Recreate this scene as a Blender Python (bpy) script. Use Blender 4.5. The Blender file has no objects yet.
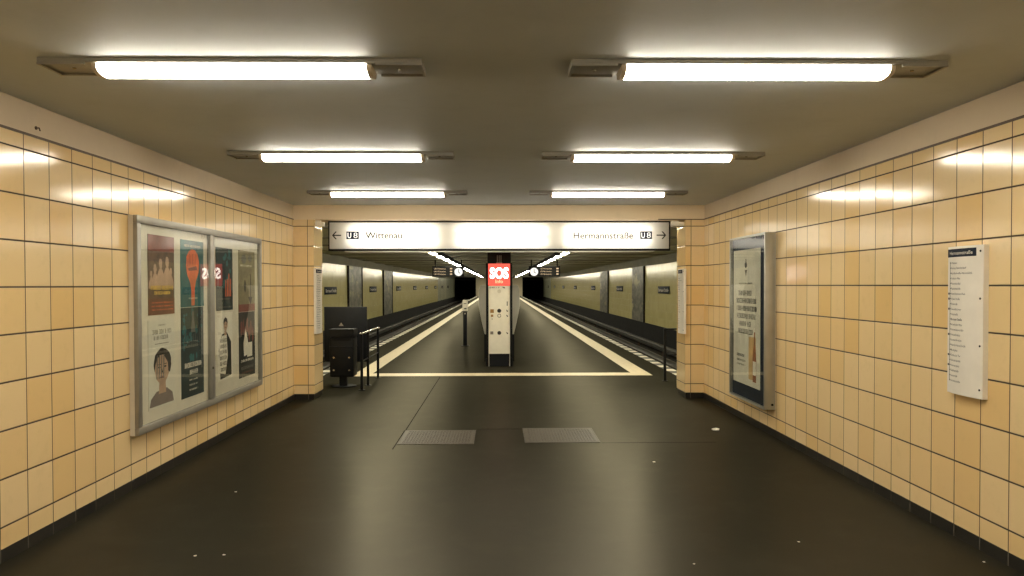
import bpy, bmesh, math, random
from mathutils import Matrix, Vector
random.seed(8)
PI = math.pi
S = bpy.context.scene
C = S.collection

# ------------------------------------------------------------------ materials
def new_mat(name):
    m = bpy.data.materials.new(name); m.use_nodes = True
    nt = m.node_tree
    for n in list(nt.nodes): nt.nodes.remove(n)
    out = nt.nodes.new('ShaderNodeOutputMaterial')
    return m, nt, out

def nd(nt, t, **kw):
    n = nt.nodes.new(t)
    for k, v in kw.items(): setattr(n, k, v)
    return n

def mth(nt, op, a, b=None):
    n = nd(nt, 'ShaderNodeMath', operation=op)
    for i, v in enumerate((a, b)):
        if v is None: continue
        if isinstance(v, (int, float)): n.inputs[i].default_value = v
        else: nt.links.new(v, n.inputs[i])
    return n.outputs[0]

def mixc(nt, f, a, b):
    n = nd(nt, 'ShaderNodeMix', data_type='RGBA')
    for i, v in ((0, f), (6, a), (7, b)):
        if isinstance(v, (int, float)): n.inputs[i].default_value = v
        elif isinstance(v, tuple): n.inputs[i].default_value = (*v, 1)
        else: nt.links.new(v, n.inputs[i])
    return n.outputs[2]

def noise(nt, vec, scale, detail=3, rough=.55):
    n = nd(nt, 'ShaderNodeTexNoise'); n.inputs['Scale'].default_value = scale
    n.inputs['Detail'].default_value = detail; n.inputs['Roughness'].default_value = rough
    if vec is not None: nt.links.new(vec, n.inputs['Vector'])
    return n.outputs['Fac']

def ramp(nt, f, p0, p1):
    n = nd(nt, 'ShaderNodeMapRange'); nt.links.new(f, n.inputs[0])
    n.inputs[1].default_value = p0; n.inputs[2].default_value = p1
    return n.outputs[0]

def principled(nt, out, col=None, rough=.5, metal=0, spec=.5):
    b = nd(nt, 'ShaderNodeBsdfPrincipled')
    b.inputs['Roughness'].default_value = rough; b.inputs['Metallic'].default_value = metal
    b.inputs['Specular IOR Level'].default_value = spec
    if col is not None:
        if isinstance(col, tuple): b.inputs['Base Color'].default_value = (*col, 1)
        else: nt.links.new(col, b.inputs['Base Color'])
    nt.links.new(b.outputs[0], out.inputs[0])
    return b

def bump(nt, b, h, dist, strength=1):
    n = nd(nt, 'ShaderNodeBump'); n.inputs['Strength'].default_value = strength
    n.inputs['Distance'].default_value = dist
    nt.links.new(h, n.inputs['Height']); nt.links.new(n.outputs[0], b.inputs['Normal'])
    return n

def plain(name, col, rough=.5, metal=0, spec=.5, var=.12, scale=9):
    m, nt, out = new_mat(name)
    tc = nd(nt, 'ShaderNodeTexCoord').outputs['Object']
    f = noise(nt, tc, scale)
    c = mixc(nt, ramp(nt, f, .3, .7), tuple(x * (1 - var) for x in col), tuple(min(1, x * (1 + var)) for x in col))
    b = principled(nt, out, c, rough, metal, spec)
    r = nd(nt, 'ShaderNodeMapRange'); nt.links.new(f, r.inputs[0])
    r.inputs[3].default_value = rough * .85; r.inputs[4].default_value = min(1, rough * 1.15)
    nt.links.new(r.outputs[0], b.inputs['Roughness'])
    return m

def emit(name, col, s):
    m, nt, out = new_mat(name)
    e = nd(nt, 'ShaderNodeEmission'); e.inputs[0].default_value = (*col, 1); e.inputs[1].default_value = s
    nt.links.new(e.outputs[0], out.inputs[0]); return m

def glass(name):
    m, nt, out = new_mat(name)
    t = nd(nt, 'ShaderNodeBsdfTransparent'); t.inputs[0].default_value = (.96, .97, .95, 1)
    g = nd(nt, 'ShaderNodeBsdfGlossy'); g.inputs['Roughness'].default_value = .012
    f = nd(nt, 'ShaderNodeFresnel'); f.inputs[0].default_value = 1.5
    mx = nd(nt, 'ShaderNodeMixShader')
    bf = nd(nt, 'ShaderNodeNewGeometry').outputs['Backfacing']      # a pane reflects on its outer face only
    nt.links.new(mth(nt, 'MULTIPLY', f.outputs[0], mth(nt, 'SUBTRACT', 1, bf)), mx.inputs[0]); nt.links.new(t.outputs[0], mx.inputs[1]); nt.links.new(g.outputs[0], mx.inputs[2])
    nt.links.new(mx.outputs[0], out.inputs[0]); return m

def tiles(name, axis, u0, w, v0, h, ca, cb, cg, rough=.13, gu=.0043, gv=.0058, tilt=.008, cc=None, dirt=.25):
    """glazed tiles in a straight grid; axis: world axis of the wall's length"""
    m, nt, out = new_mat(name)
    pos = nd(nt, 'ShaderNodeNewGeometry').outputs['Position']
    sep = nd(nt, 'ShaderNodeSeparateXYZ'); nt.links.new(pos, sep.inputs[0])
    u = mth(nt, 'DIVIDE', mth(nt, 'SUBTRACT', sep.outputs[axis], u0), w)
    v = mth(nt, 'DIVIDE', mth(nt, 'SUBTRACT', sep.outputs[2], v0), h)
    fu, fv = mth(nt, 'FRACT', u), mth(nt, 'FRACT', v)
    du = mth(nt, 'MULTIPLY', mth(nt, 'SUBTRACT', .5, mth(nt, 'ABSOLUTE', mth(nt, 'SUBTRACT', fu, .5))), w)
    dv = mth(nt, 'MULTIPLY', mth(nt, 'SUBTRACT', .5, mth(nt, 'ABSOLUTE', mth(nt, 'SUBTRACT', fv, .5))), h)
    edge = mth(nt, 'MINIMUM', mth(nt, 'DIVIDE', du, gu), mth(nt, 'DIVIDE', dv, gv))
    grout = mth(nt, 'SUBTRACT', 1, ramp(nt, edge, .55, 1.1))
    cell = nd(nt, 'ShaderNodeCombineXYZ')
    nt.links.new(mth(nt, 'FLOOR', u), cell.inputs[0]); nt.links.new(mth(nt, 'FLOOR', v), cell.inputs[1])
    cell.inputs[2].default_value = axis * 7.3
    wn = nd(nt, 'ShaderNodeTexWhiteNoise', noise_dimensions='3D'); nt.links.new(cell.outputs[0], wn.inputs[0])
    nz = noise(nt, pos, 2.2, 4)
    f = mth(nt, 'ADD', mth(nt, 'MULTIPLY', wn.outputs[0], .75), mth(nt, 'MULTIPLY', nz, .35))
    col = mixc(nt, ramp(nt, f, .15, .95), ca, cb)
    if cc is not None:
        wsep = nd(nt, 'ShaderNodeSeparateColor'); nt.links.new(wn.outputs[1], wsep.inputs[0])
        col = mixc(nt, ramp(nt, wsep.outputs[1], .70, 1.0), col, cc)
    col = mixc(nt, mth(nt, 'MULTIPLY', ramp(nt, noise(nt, pos, 9, 5, .7), .55, .8), dirt), col, tuple(x * .72 for x in ca))
    col = mixc(nt, grout, col, cg)
    b = principled(nt, out, col, rough)
    rr = nd(nt, 'ShaderNodeMapRange'); nt.links.new(grout, rr.inputs[0])
    rr.inputs[3].default_value = rough; rr.inputs[4].default_value = .8
    nt.links.new(rr.outputs[0], b.inputs['Roughness'])
    # every tile is set very slightly askew
    wc = nd(nt, 'ShaderNodeVectorMath', operation='SUBTRACT'); nt.links.new(wn.outputs[1], wc.inputs[0]); wc.inputs[1].default_value = (.5, .5, .5)
    ws = nd(nt, 'ShaderNodeVectorMath', operation='SCALE'); nt.links.new(wc.outputs[0], ws.inputs[0]); ws.inputs['Scale'].default_value = tilt
    gn = nd(nt, 'ShaderNodeNewGeometry')
    va = nd(nt, 'ShaderNodeVectorMath', operation='ADD'); nt.links.new(gn.outputs['Normal'], va.inputs[0]); nt.links.new(ws.outputs[0], va.inputs[1])
    vn = nd(nt, 'ShaderNodeVectorMath', operation='NORMALIZE'); nt.links.new(va.outputs[0], vn.inputs[0])
    hgt = mth(nt, 'ADD', mth(nt, 'MULTIPLY', grout, -1), mth(nt, 'MULTIPLY', noise(nt, pos, 14, 2), .22))
    bn = bump(nt, b, hgt, .0022, .8); nt.links.new(vn.outputs[0], bn.inputs['Normal'])
    return m

YA, YB, YC, YG = (.80, .592, .30), (.85, .655, .37), (.80, .55, .24), (.045, .026, .010)
T0, TH = 2.314, .265
M = {}
M['tile_left'] = tiles('yellow tile left', 1, 4.5253, .252, T0, TH, YA, YB, YG, cc=YC)
M['tile_right'] = tiles('yellow tile right', 1, 4.1295, .2514, T0, TH, YA, YB, YG, cc=YC)
M['tile_end'] = tiles('yellow tile end', 0, 2.577, .2565, T0, TH, YA, YB, YG, cc=YC)
M['base_left'] = tiles('black base tile left', 1, 4.5253, .252, -.02, .3, (.012, .011, .010), (.02, .018, .015), (.16, .14, .11), .3, .004, .001)
M['base_right'] = tiles('black base tile right', 1, 4.1295, .2514, -.02, .3, (.012, .011, .010), (.02, .018, .015), (.16, .14, .11), .3, .004, .001)
M['base_end'] = tiles('black base tile end', 0, 2.577, .2565, -.02, .3, (.012, .011, .010), (.02, .018, .015), (.16, .14, .11), .3, .004, .001)
M['tile_track'] = tiles('olive track tile', 1, 0, .30, -.12, .31, (.60, .53, .24), (.66, .59, .28), (.34, .30, .14), .2, .004, .004, .01, dirt=.35)
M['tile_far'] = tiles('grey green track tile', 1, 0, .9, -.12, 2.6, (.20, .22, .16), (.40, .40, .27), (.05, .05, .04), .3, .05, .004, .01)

def plaster(name, a, b_):
    m, nt, out = new_mat(name)
    pos = nd(nt, 'ShaderNodeNewGeometry').outputs['Position']
    f = noise(nt, pos, .7, 5, .6)
    c = mixc(nt, ramp(nt, f, .3, .7), a, b_)
    c = mixc(nt, mth(nt, 'MULTIPLY', ramp(nt, noise(nt, pos, 3.1, 6, .7), .52, .75), .3), c, tuple(x * .8 for x in a))
    b = principled(nt, out, c, .62, 0, .35)
    bump(nt, b, noise(nt, pos, 160, 3), .0012, .5)
    return m
M['ceiling'] = plaster('painted ceiling', (.545, .585, .60), (.605, .645, .66))
M['plaster'] = plaster('cream plaster', (.60, .49, .345), (.66, .545, .385))
M['header'] = plaster('brightened cream plaster', (.80, .655, .45), (.85, .70, .49))  # lighter copy of the plaster, lamp brightness put into its colour
M['plat_ceiling'] = plaster('platform ceiling', (.55, .53, .43), (.62, .595, .48))
M['cornice'] = plaster('grey cornice plaster', (.22, .21, .16), (.30, .28, .21))
M['beam'] = plaster('ceiling beam paint', (.26, .25, .195), (.31, .295, .23))
M['end_cream'] = plaster('cream end wall', (.66, .58, .42), (.72, .64, .47))

def asphalt():
    m, nt, out = new_mat('mastic asphalt floor')
    pos = nd(nt, 'ShaderNodeNewGeometry').outputs['Position']
    f = noise(nt, pos, .55, 5, .6); g = noise(nt, pos, 3.5, 6, .65); s = noise(nt, pos, 420, 2)
    c = mixc(nt, ramp(nt, f, .3, .7), (.010, .0096, .0066), (.0155, .0148, .0103))
    c = mixc(nt, mth(nt, 'MULTIPLY', ramp(nt, g, .5, .75), .45), c, (.027, .0255, .018))
    c = mixc(nt, mth(nt, 'MULTIPLY', ramp(nt, s, .62, .75), .35), c, (.07, .065, .05))
    dif = nd(nt, 'ShaderNodeBsdfDiffuse'); nt.links.new(c, dif.inputs[0])
    gl = nd(nt, 'ShaderNodeBsdfGlossy'); gl.inputs[0].default_value = (.95, .89, .72, 1)      # dusty film on worn asphalt
    r = nd(nt, 'ShaderNodeMapRange')
    nt.links.new(mth(nt, 'ADD', mth(nt, 'MULTIPLY', f, .6), mth(nt, 'MULTIPLY', g, .4)), r.inputs[0])
    r.inputs[1].default_value = .3; r.inputs[2].default_value = .7; r.inputs[3].default_value = .27; r.inputs[4].default_value = .36
    nt.links.new(r.outputs[0], gl.inputs['Roughness'])
    fr = nd(nt, 'ShaderNodeFresnel'); fr.inputs[0].default_value = 1.36
    mx = nd(nt, 'ShaderNodeMixShader')
    nt.links.new(mth(nt, 'MINIMUM', mth(nt, 'MULTIPLY', fr.outputs[0], .5), .058), mx.inputs[0])
    nt.links.new(dif.outputs[0], mx.inputs[1]); nt.links.new(gl.outputs[0], mx.inputs[2]); nt.links.new(mx.outputs[0], out.inputs[0])
    bn = nd(nt, 'ShaderNodeBump'); bn.inputs['Strength'].default_value = .35; bn.inputs['Distance'].default_value = .004
    nt.links.new(mth(nt, 'ADD', noise(nt, pos, 2.3, 4), mth(nt, 'MULTIPLY', s, .03)), bn.inputs['Height'])
    for q in (dif, gl): nt.links.new(bn.outputs[0], q.inputs['Normal'])
    return m
M['asphalt'] = asphalt()

def mottled():
    m, nt, out = new_mat('mottled grey pilaster')
    pos = nd(nt, 'ShaderNodeNewGeometry').outputs['Position']
    mp = nd(nt, 'ShaderNodeMapping'); mp.inputs['Scale'].default_value = (1, .35, 1); nt.links.new(pos, mp.inputs[0])
    f = noise(nt, mp.outputs[0], 4.2, 6, .7); g = noise(nt, mp.outputs[0], 2.6, 3)
    c = mixc(nt, ramp(nt, f, .4, .62), (.05, .05, .045), (.20, .19, .15))
    c = mixc(nt, ramp(nt, g, .56, .66), c, (.34, .30, .15))
    principled(nt, out, c, .4); return m
M['mottled'] = mottled()

def gravel():
    m, nt, out = new_mat('dark track ballast')
    pos = nd(nt, 'ShaderNodeNewGeometry').outputs['Position']
    v = nd(nt, 'ShaderNodeTexVoronoi'); v.inputs['Scale'].default_value = 16; nt.links.new(pos, v.inputs['Vector'])
    sp = nd(nt, 'ShaderNodeSeparateXYZ'); nt.links.new(pos, sp.inputs[0])
    slp = ramp(nt, mth(nt, 'FRACT', mth(nt, 'DIVIDE', sp.outputs[1], .65)), .42, .38)
    c = mixc(nt, v.outputs['Distance'], (.03, .027, .022), (.012, .011, .01))
    c = mixc(nt, mth(nt, 'MULTIPLY', slp, .6), c, (.035, .028, .02))
    b = principled(nt, out, c, .85, 0, .2); bump(nt, b, v.outputs['Distance'], .03); return m
M['ballast'] = gravel()

def dashes():
    m, nt, out = new_mat('dashed edge marking')
    pos = nd(nt, 'ShaderNodeNewGeometry').outputs['Position']
    sp = nd(nt, 'ShaderNodeSeparateXYZ'); nt.links.new(pos, sp.inputs[0])
    f = mth(nt, 'GREATER_THAN', mth(nt, 'FRACT', mth(nt, 'DIVIDE', mth(nt, 'SUBTRACT', sp.outputs[1], 13.66), .65)), .46)
    w = mixc(nt, ramp(nt, noise(nt, pos, 7, 5), .3, .7), (.72, .68, .56), (.80, .76, .63))
    principled(nt, out, mixc(nt, f, w, (.03, .028, .022)), .45); return m
M['dashes'] = dashes()

M['stripe'] = plain('cream floor marking', (.52, .44, .29), .5, var=.14, scale=14)
M['hatch'] = plain('worn steel plate', (.056, .045, .030), .5, .0, .12, var=.3, scale=25)
M['cover'] = plain('dark rail cover', (.045, .043, .036), .6, 0, .2)
M['seam'] = plain('dark floor seam', (.006, .005, .004), .9, 0, 0)
M['gap_shade'] = plain('dark brown gap shade', (.10, .066, .036), .6)  # dark strip painted for the shade in the gap above the tiles
M['alu'] = plain('brushed aluminium', (.52, .51, .45), .38, .75, var=.06)
M['alu_dull'] = plain('dull grey aluminium', (.34, .325, .285), .45, .6, var=.08)
M['grey_paint'] = plain('pale grey paint', (.50, .45, .36), .45, var=.05)
M['lamp_housing'] = plain('grey enamelled lamp housing', (.32, .31, .27), .4, var=.05)
M['white_plastic'] = plain('off white plastic', (.84, .80, .71), .38, var=.04)
M['white_paint'] = plain('white enamel', (.86, .82, .72), .33, var=.04)
M['black'] = plain('black steel paint', (.006, .0065, .0075), .5, 0, .18, var=.2)
M['black_matte'] = plain('matt black', (.010, .010, .010), .8, 0, .12)
M['column'] = plain('dark column paint', (.012, .013, .015), .6, 0, .2, var=.2)
M['anthracite'] = plain('anthracite steel', (.006, .0072, .0095), .55, 0, .18, var=.2)
M['steel'] = plain('bare steel', (.55, .52, .45), .25, .9)
M['rail_steel'] = plain('worn rail steel', (.20, .19, .17), .33, .9)
M['rust'] = plain('rusty steel', (.06, .035, .02), .7)
M['ink'] = plain('black ink', (.022, .020, .020), .5)
M['ink_grey'] = plain('grey ink', (.19, .17, .145), .5)
M['ink_blue'] = plain('dark blue sign enamel', (.010, .017, .034), .6, 0, .15)
M['white_ink'] = plain('white ink', (.80, .75, .65), .5, var=.03)
M['paper'] = plain('white poster paper', (.80, .75, .64), .6, var=.04)
M['paper_grey'] = plain('cool poster paper', (.70, .665, .56), .6, var=.05)
M['backing'] = plain('pale backing board', (.72, .66, .54), .6, var=.04)
M['glass'] = glass('clear pane')
M['lens'] = emit('lit lamp diffuser', (1, .905, .735), 30)
M['lens_end'] = plain('lamp end cap', (.66, .56, .42), .35)
M['plat_lens'] = emit('lit platform tube', (1, .92, .68), 66)
M['sign_lit'] = emit('backlit sign glass', (1, .96, .87), 1.25)
def opal(name):
    m, nt, out = new_mat(name)
    t = nd(nt, 'ShaderNodeBsdfTranslucent'); t.inputs[0].default_value = (.90, .89, .86, 1)
    d = nd(nt, 'ShaderNodeBsdfDiffuse'); d.inputs[0].default_value = (.80, .77, .70, 1)
    mx = nd(nt, 'ShaderNodeMixShader'); mx.inputs[0].default_value = .22
    nt.links.new(t.outputs[0], mx.inputs[1]); nt.links.new(d.outputs[0], mx.inputs[2]); nt.links.new(mx.outputs[0], out.inputs[0]); return m
M['sign_face'] = opal('opal sign glass')
M['sign_tube'] = emit('sign tube', (1, .97, .91), 24)
M['red_lit'] = emit('lit red glass', (1, .13, .085), .95)
M['white_lit'] = emit('lit white lettering', (1, .88, .78), 5.0)
M['cream_lit'] = emit('lit cream lettering', (1, .72, .36), 1.0)
M['clock_lit'] = emit('lit clock dial', (1, .96, .86), .9)
M['led'] = emit('lit display text', (1, .72, .42), .62)
M['btn_orange'] = plain('ochre button', (.36, .20, .06), .5)

# ------------------------------------------------------------------ geometry
class MB:
    def __init__(s): s.bm = bmesh.new(); s.mi = 0
    def mat(s, i): s.mi = i; return s
    def face(s, vs):
        try: f = s.bm.faces.new(vs)
        except ValueError: return None
        f.material_index = s.mi; return f
    def box(s, x0, x1, y0, y1, z0, z1, bev=0, seg=2):
        v = [s.bm.verts.new((x, y, z)) for z in (z0, z1) for x, y in ((x0, y0), (x1, y0), (x1, y1), (x0, y1))]
        fs = [s.face([v[i] for i in q]) for q in ((3, 2, 1, 0), (4, 5, 6, 7), (0, 1, 5, 4), (1, 2, 6, 5), (2, 3, 7, 6), (3, 0, 4, 7))]
        if bev:
            es = list({e for f in fs for e in f.edges})
            r = bmesh.ops.bevel(s.bm, geom=es, offset=bev, segments=seg, profile=.5, affect='EDGES')
            for f in r['faces']: f.material_index = s.mi
        return s
    def poly(s, pts, y):
        """flat print: (x, z) outline facing -y"""
        a = sum(p[0] * q[1] - q[0] * p[1] for p, q in zip(pts, pts[1:] + pts[:1]))
        if a < 0: pts = pts[::-1]
        s.face([s.bm.verts.new((x, y, z)) for x, z in pts]); return s
    def rect(s, x0, x1, z0, z1, y): return s.poly([(x0, z0), (x1, z0), (x1, z1), (x0, z1)], y)
    def disc(s, cx, cz, rx, rz, y, n=20, ph=0): return s.poly([(cx + rx * math.cos(2 * PI * k / n + ph), cz + rz * math.sin(2 * PI * k / n + ph)) for k in range(n)], y)
    def prism(s, pts, axis, a, b):
        """outline in the two other axes, extruded along axis from a to b"""
        def P(p, t):
            q = [p[0], p[1]]; q.insert(axis, t); return s.bm.verts.new(q)
        A = [P(p, a) for p in pts]; B = [P(p, b) for p in pts]; n = len(pts)
        s.face(A[::-1]); s.face(B)
        for i in range(n): s.face([A[i], A[(i + 1) % n], B[(i + 1) % n], B[i]])
        return s
    def tube(s, p, q, r, n=12, r2=None):
        p, q = Vector(p), Vector(q); d = (q - p).normalized()
        a = d.orthogonal().normalized(); b = d.cross(a); r2 = r if r2 is None else r2
        A = [s.bm.verts.new(p + (a * math.cos(2 * PI * k / n) + b * math.sin(2 * PI * k / n)) * r) for k in range(n)]
        B = [s.bm.verts.new(q + (a * math.cos(2 * PI * k / n) + b * math.sin(2 * PI * k / n)) * r2) for k in range(n)]
        s.face(A[::-1]); s.face(B)
        for k in range(n): s.face([A[k], A[(k + 1) % n], B[(k + 1) % n], B[k]])
        return s
    def path(s, pts, r, n=10):
        for p, q in zip(pts, pts[1:]): s.tube(p, q, r, n)
        for p in pts[1:-1]: bmesh.ops.create_icosphere(s.bm, subdivisions=2, radius=r, matrix=Matrix.Translation(p))
        return s
    def text(s, t, x, y, z, width=None, cap=None, size=.1, align='L', bold=0, surf=None):
        """lettering standing on baseline z facing -y; width and cap height may be forced"""
        cu = bpy.data.curves.new('glyphs', 'FONT'); cu.body = t; cu.size = 1; cu.resolution_u = 3
        if bold: cu.offset = bold
        o = bpy.data.objects.new('glyphs', cu); C.objects.link(o)
        dg = bpy.context.evaluated_depsgraph_get()
        me = bpy.data.meshes.new_from_object(o.evaluated_get(dg))
        vs = [v.co.copy() for v in me.vertices]; fs = [list(p.vertices) for p in me.polygons]
        bpy.data.objects.remove(o); bpy.data.curves.remove(cu); bpy.data.meshes.remove(me)
        if not vs: return s
        x0 = min(v.x for v in vs); x1 = max(v.x for v in vs)
        sz = cap / .73 if cap else size
        sx = width / (x1 - x0) if width else sz
        w = (x1 - x0) * sx
        ox = x - (w if align == 'R' else w / 2 if align == 'C' else 0)
        N = []
        for v in vs:
            X = ox + (v.x - x0) * sx
            N.append(s.bm.verts.new((X, (surf(X) if surf else 0) + y, z + v.y * sz)))
        for f in fs: s.face([N[i] for i in f])
        return s
    def scribble(s, x0, x1, z, h, y, rnd, fill=.78):
        """a line of print too small to be read in the photograph"""
        x = x0
        while x < x1 - h * .2:
            w = h * rnd.uniform(.22, .5)
            if rnd.random() < fill:
                k = rnd.random(); x2 = min(x + w, x1); t = h * .2
                if k < .35: s.rect(x, x + t, z, z + h, y); s.rect(x + t, x2, z + h * .4, z + h * .56, y)
                elif k < .7: s.rect(x, x + t, z, z + h, y); s.rect(x2 - t * .8, x2, z, z + h * .95, y); s.rect(x + t, x2 - t * .8, z, z + h * .16, y)
                else: s.rect(x, x2, z, z + h * .17, y); s.rect(x, x2, z + h * .83, z + h, y); s.rect(x + w * .3, x + w * .3 + t, z + h * .17, z + h * .83, y)
            x += w + h * .12
        return s
    def build(s, name, mats, parent=None, smooth=None, recalc=True):
        if recalc: bmesh.ops.recalc_face_normals(s.bm, faces=s.bm.faces)
        me = bpy.data.meshes.new(name); s.bm.to_mesh(me); s.bm.free()
        for m in (mats if isinstance(mats, (list, tuple)) else [mats]): me.materials.append(M[m] if isinstance(m, str) else m)
        if smooth:
            for p in me.polygons: p.use_smooth = True
            me.set_sharp_from_angle(angle=math.radians(smooth))
        o = bpy.data.objects.new(name, me); C.objects.link(o)
        if parent: o.parent = parent
        return o

def tag(o, label, cat, group=None):
    o['label'] = label; o['category'] = cat
    if group: o['group'] = group
    return o
def thing(name, label, cat, loc, rz=0, group=None):
    o = bpy.data.objects.new(name, None); C.objects.link(o)
    o.empty_display_size = .1; o.location = loc; o.rotation_euler = (0, 0, rz)
    return tag(o, label, cat, group)
def struct(name, mb, mats, smooth=None):
    o = mb.build(name, mats, None, smooth); o['kind'] = 'structure'; return o
def dup(root, loc, rz, label, group=None):
    r = root.copy(); C.objects.link(r); r.location = loc; r.rotation_euler = (0, 0, rz); r['label'] = label
    if group: r['group'] = group
    for ch in list(root.children):
        c = ch.copy(); C.objects.link(c); c.parent = r
        for g in list(ch.children):
            d = g.copy(); C.objects.link(d); d.parent = c
    return r
LEFT, RIGHT = PI / 2, -PI / 2        # turns a thing that faces the viewer onto the left / right wall

# ------------------------------------------------------------------ the passage
WL, WR, YE, HC, LED, TB = -2.7386, 2.7553, 10.38, 2.596, 2.403, .0755
JL, JR, JD, YB0 = -2.468, 2.501, .49, -6.0
YP = YE + JD
PH, PL, PR, PEND = 2.69, -3.15, 3.15, 110.0

b = MB(); b.box(WL - .05, WR + .05, YB0 - .1, YP, -.12, 0); b.box(PL, PR, YP, PEND, -1.1, 0); struct('floor', b, 'asphalt')
b = MB(); b.box(WL - .2, WR + .2, YB0 - .1, YE + .02, HC, HC + .12); struct('ceiling', b, 'ceiling')
for side, x0, x1, tm, bm_ in (('left', WL - .12, WL, 'tile_left', 'base_left'), ('right', WR, WR + .12, 'tile_right', 'base_right')):
    b = MB(); b.box(x0, x1, YB0, YE, TB, LED)
    s_ = -1 if side == 'left' else 1
    b.mat(1); b.box(x0 + (-.004 if s_ < 0 else .004), x1 + (-.004 if s_ < 0 else .004), YB0, YE, LED, HC)
    struct('wall_' + side, b, [tm, 'plaster'])
    xi = WL if side == 'left' else WR
    b = MB(); b.box(min(xi, xi - s_ * .006), max(xi, xi - s_ * .006), YB0, YE, LED - .004, LED + .010); struct('trim_gap_shade_' + side, b, 'gap_shade')
    b = MB(); b.box(x0 - s_ * .0, x1, YB0, YE, 0, TB); struct('baseboard_' + side, b, bm_)
b = MB(); b.box(WL - .1, WR + .1, YB0 - .1, YB0, 0, HC); struct('wall_back', b, 'tile_end')
# end wall with the opening to the platform: two tiled piers and the plastered header
for nm, xa, xb, xc, xd in (('left', -6.5, JL, -6.5, JL - .012), ('right', JR, 6.5, JR + .012, 6.5)):
    b = MB(); b.box(xa, xb, YE, YP, TB, LED); b.mat(1); b.box(xc, xd, YE + .012, YP, -1.1, TB); struct('wall_pier_' + nm, b, ['tile_end', 'base_end'])
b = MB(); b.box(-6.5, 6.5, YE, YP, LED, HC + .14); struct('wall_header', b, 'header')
b = MB(); b.box(WR - .62, WR, YE - .004, YE + .01, LED - .004, LED + .008); struct('trim_gap_shade_end', b, 'gap_shade')
# seams in the asphalt
b = MB(); b.box(-.992, -.982, 8.13, 12.9, 0, .0008); b.box(-1.0, -.99, 7.2, 8.13, 0, .0008); b.box(.99, 2.1, 7.448, 7.456, 0, .0008)
b.box(-.24, .24, 8.19, 8.197, 0, .0008); struct('trim_seams', b, 'seam')

# ------------------------------------------------------------------ the platform hall
for side, s_ in (('left', -1), ('right', 1)):
    X = 6.4 * s_
    far = 81 if s_ < 0 else 96
    b = MB(); b.box(*sorted((X, X + .15 * s_)), YP, far, -.12, 2.36)
    b.mat(1); b.box(*sorted((X, X + .15 * s_)), far, 112, -.12, 2.36)
    struct('wall_track_' + side, b, ['tile_track', 'tile_far'])
    b = MB(); b.prism([(X + .15 * s_, 2.36), (X, 2.36), (X - .10 * s_, PH + .01), (X + .15 * s_, PH + .01)], 1, YP, 112)
    struct('trim_cornice_' + side, b, 'cornice')
    b = MB(); b.box(*sorted((X - .02 * s_, X + .15 * s_)), YP, 112, -1.1, -.12); struct('trim_track_base_' + side, b, 'black_matte')
    b = MB(); b.box(*sorted((PL if s_ < 0 else PR, X + .15 * s_)), YP, 140, -1.25, -1.05); struct('floor_track_' + side, b, 'ballast')
    for y0, y1 in (((32.9, 36.0), (42.8, 46.2)) if s_ < 0 else ((34.05, 37.05), (45.3, 48.8))):
        b = MB(); b.box(*sorted((X + .02 * s_, X - .04 * s_)), y0, y1, -.12, 2.36)
        b.mat(1)
        ed = (y0 - .14, y1) if s_ < 0 else (y0 - .14,)
        for q in ed: b.box(*sorted((X + .02 * s_, X - .06 * s_)), q, q + .16, -.12, 2.36)
        struct('wall_pilaster', b, ['mottled', 'black_matte'])
    # painted markings
    xa, xb = (-2.49, -2.19) if s_ < 0 else (2.28, 2.585)
    b = MB(); b.box(xa, xb, 13.42, 108.5, 0, .003); struct('trim_stripe_' + side, b, 'stripe')
    b = MB(); b.box(*sorted((PR * s_, 2.98 * s_)), YP + .02, 108.5, 0, .003); struct('trim_edge_' + side, b, 'dashes')
b = MB(); b.box(-2.49, 2.585, 13.02, 13.42, 0, .003); struct('trim_stripe_cross', b, 'stripe')
b = MB(); b.box(-6.6, 6.6, YP - .02, 112, PH, PH + .12); struct('ceiling_platform', b, 'plat_ceiling')
for k in range(28):
    y = 15.37 + 3.45 * k
    b = MB(); b.box(-6.3, 6.3, y - .11, y + .11, PH - .035, PH + .01); struct('ceiling_beam', b, 'beam')
b = MB(); b.box(-3.3, 3.3, PEND, PEND + .2, -1.1, PH); struct('wall_platform_end', b, 'end_cream')
b = MB()
for s_ in (-1, 1):
    b.box(*sorted((3.3 * s_, 6.6 * s_)), 112, 112.3, 2.27, PH + .1)
    b.box(*sorted((3.28 * s_, 3.4 * s_)), 110.2, 141, -1.1, PH); b.box(*sorted((6.4 * s_, 6.6 * s_)), 112, 141, -1.1, PH)
    b.box(*sorted((3.3 * s_, 6.6 * s_)), 112.3, 141, 2.27, 2.4); b.box(*sorted((3.3 * s_, 6.6 * s_)), 141, 141.2, -1.1, PH)
struct('wall_tunnel', b, 'black_matte')
for i, y in enumerate((15.1, 21.1, 27.1)):
    b = MB(); b.box(-.227, .227, y - .2, y + .2, 0, PH, .02); b.mat(1); b.box(-.26, .26, y - .235, y + .235, 0, .10, .008)
    struct('column', b, ['column', 'black'], 40)

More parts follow.
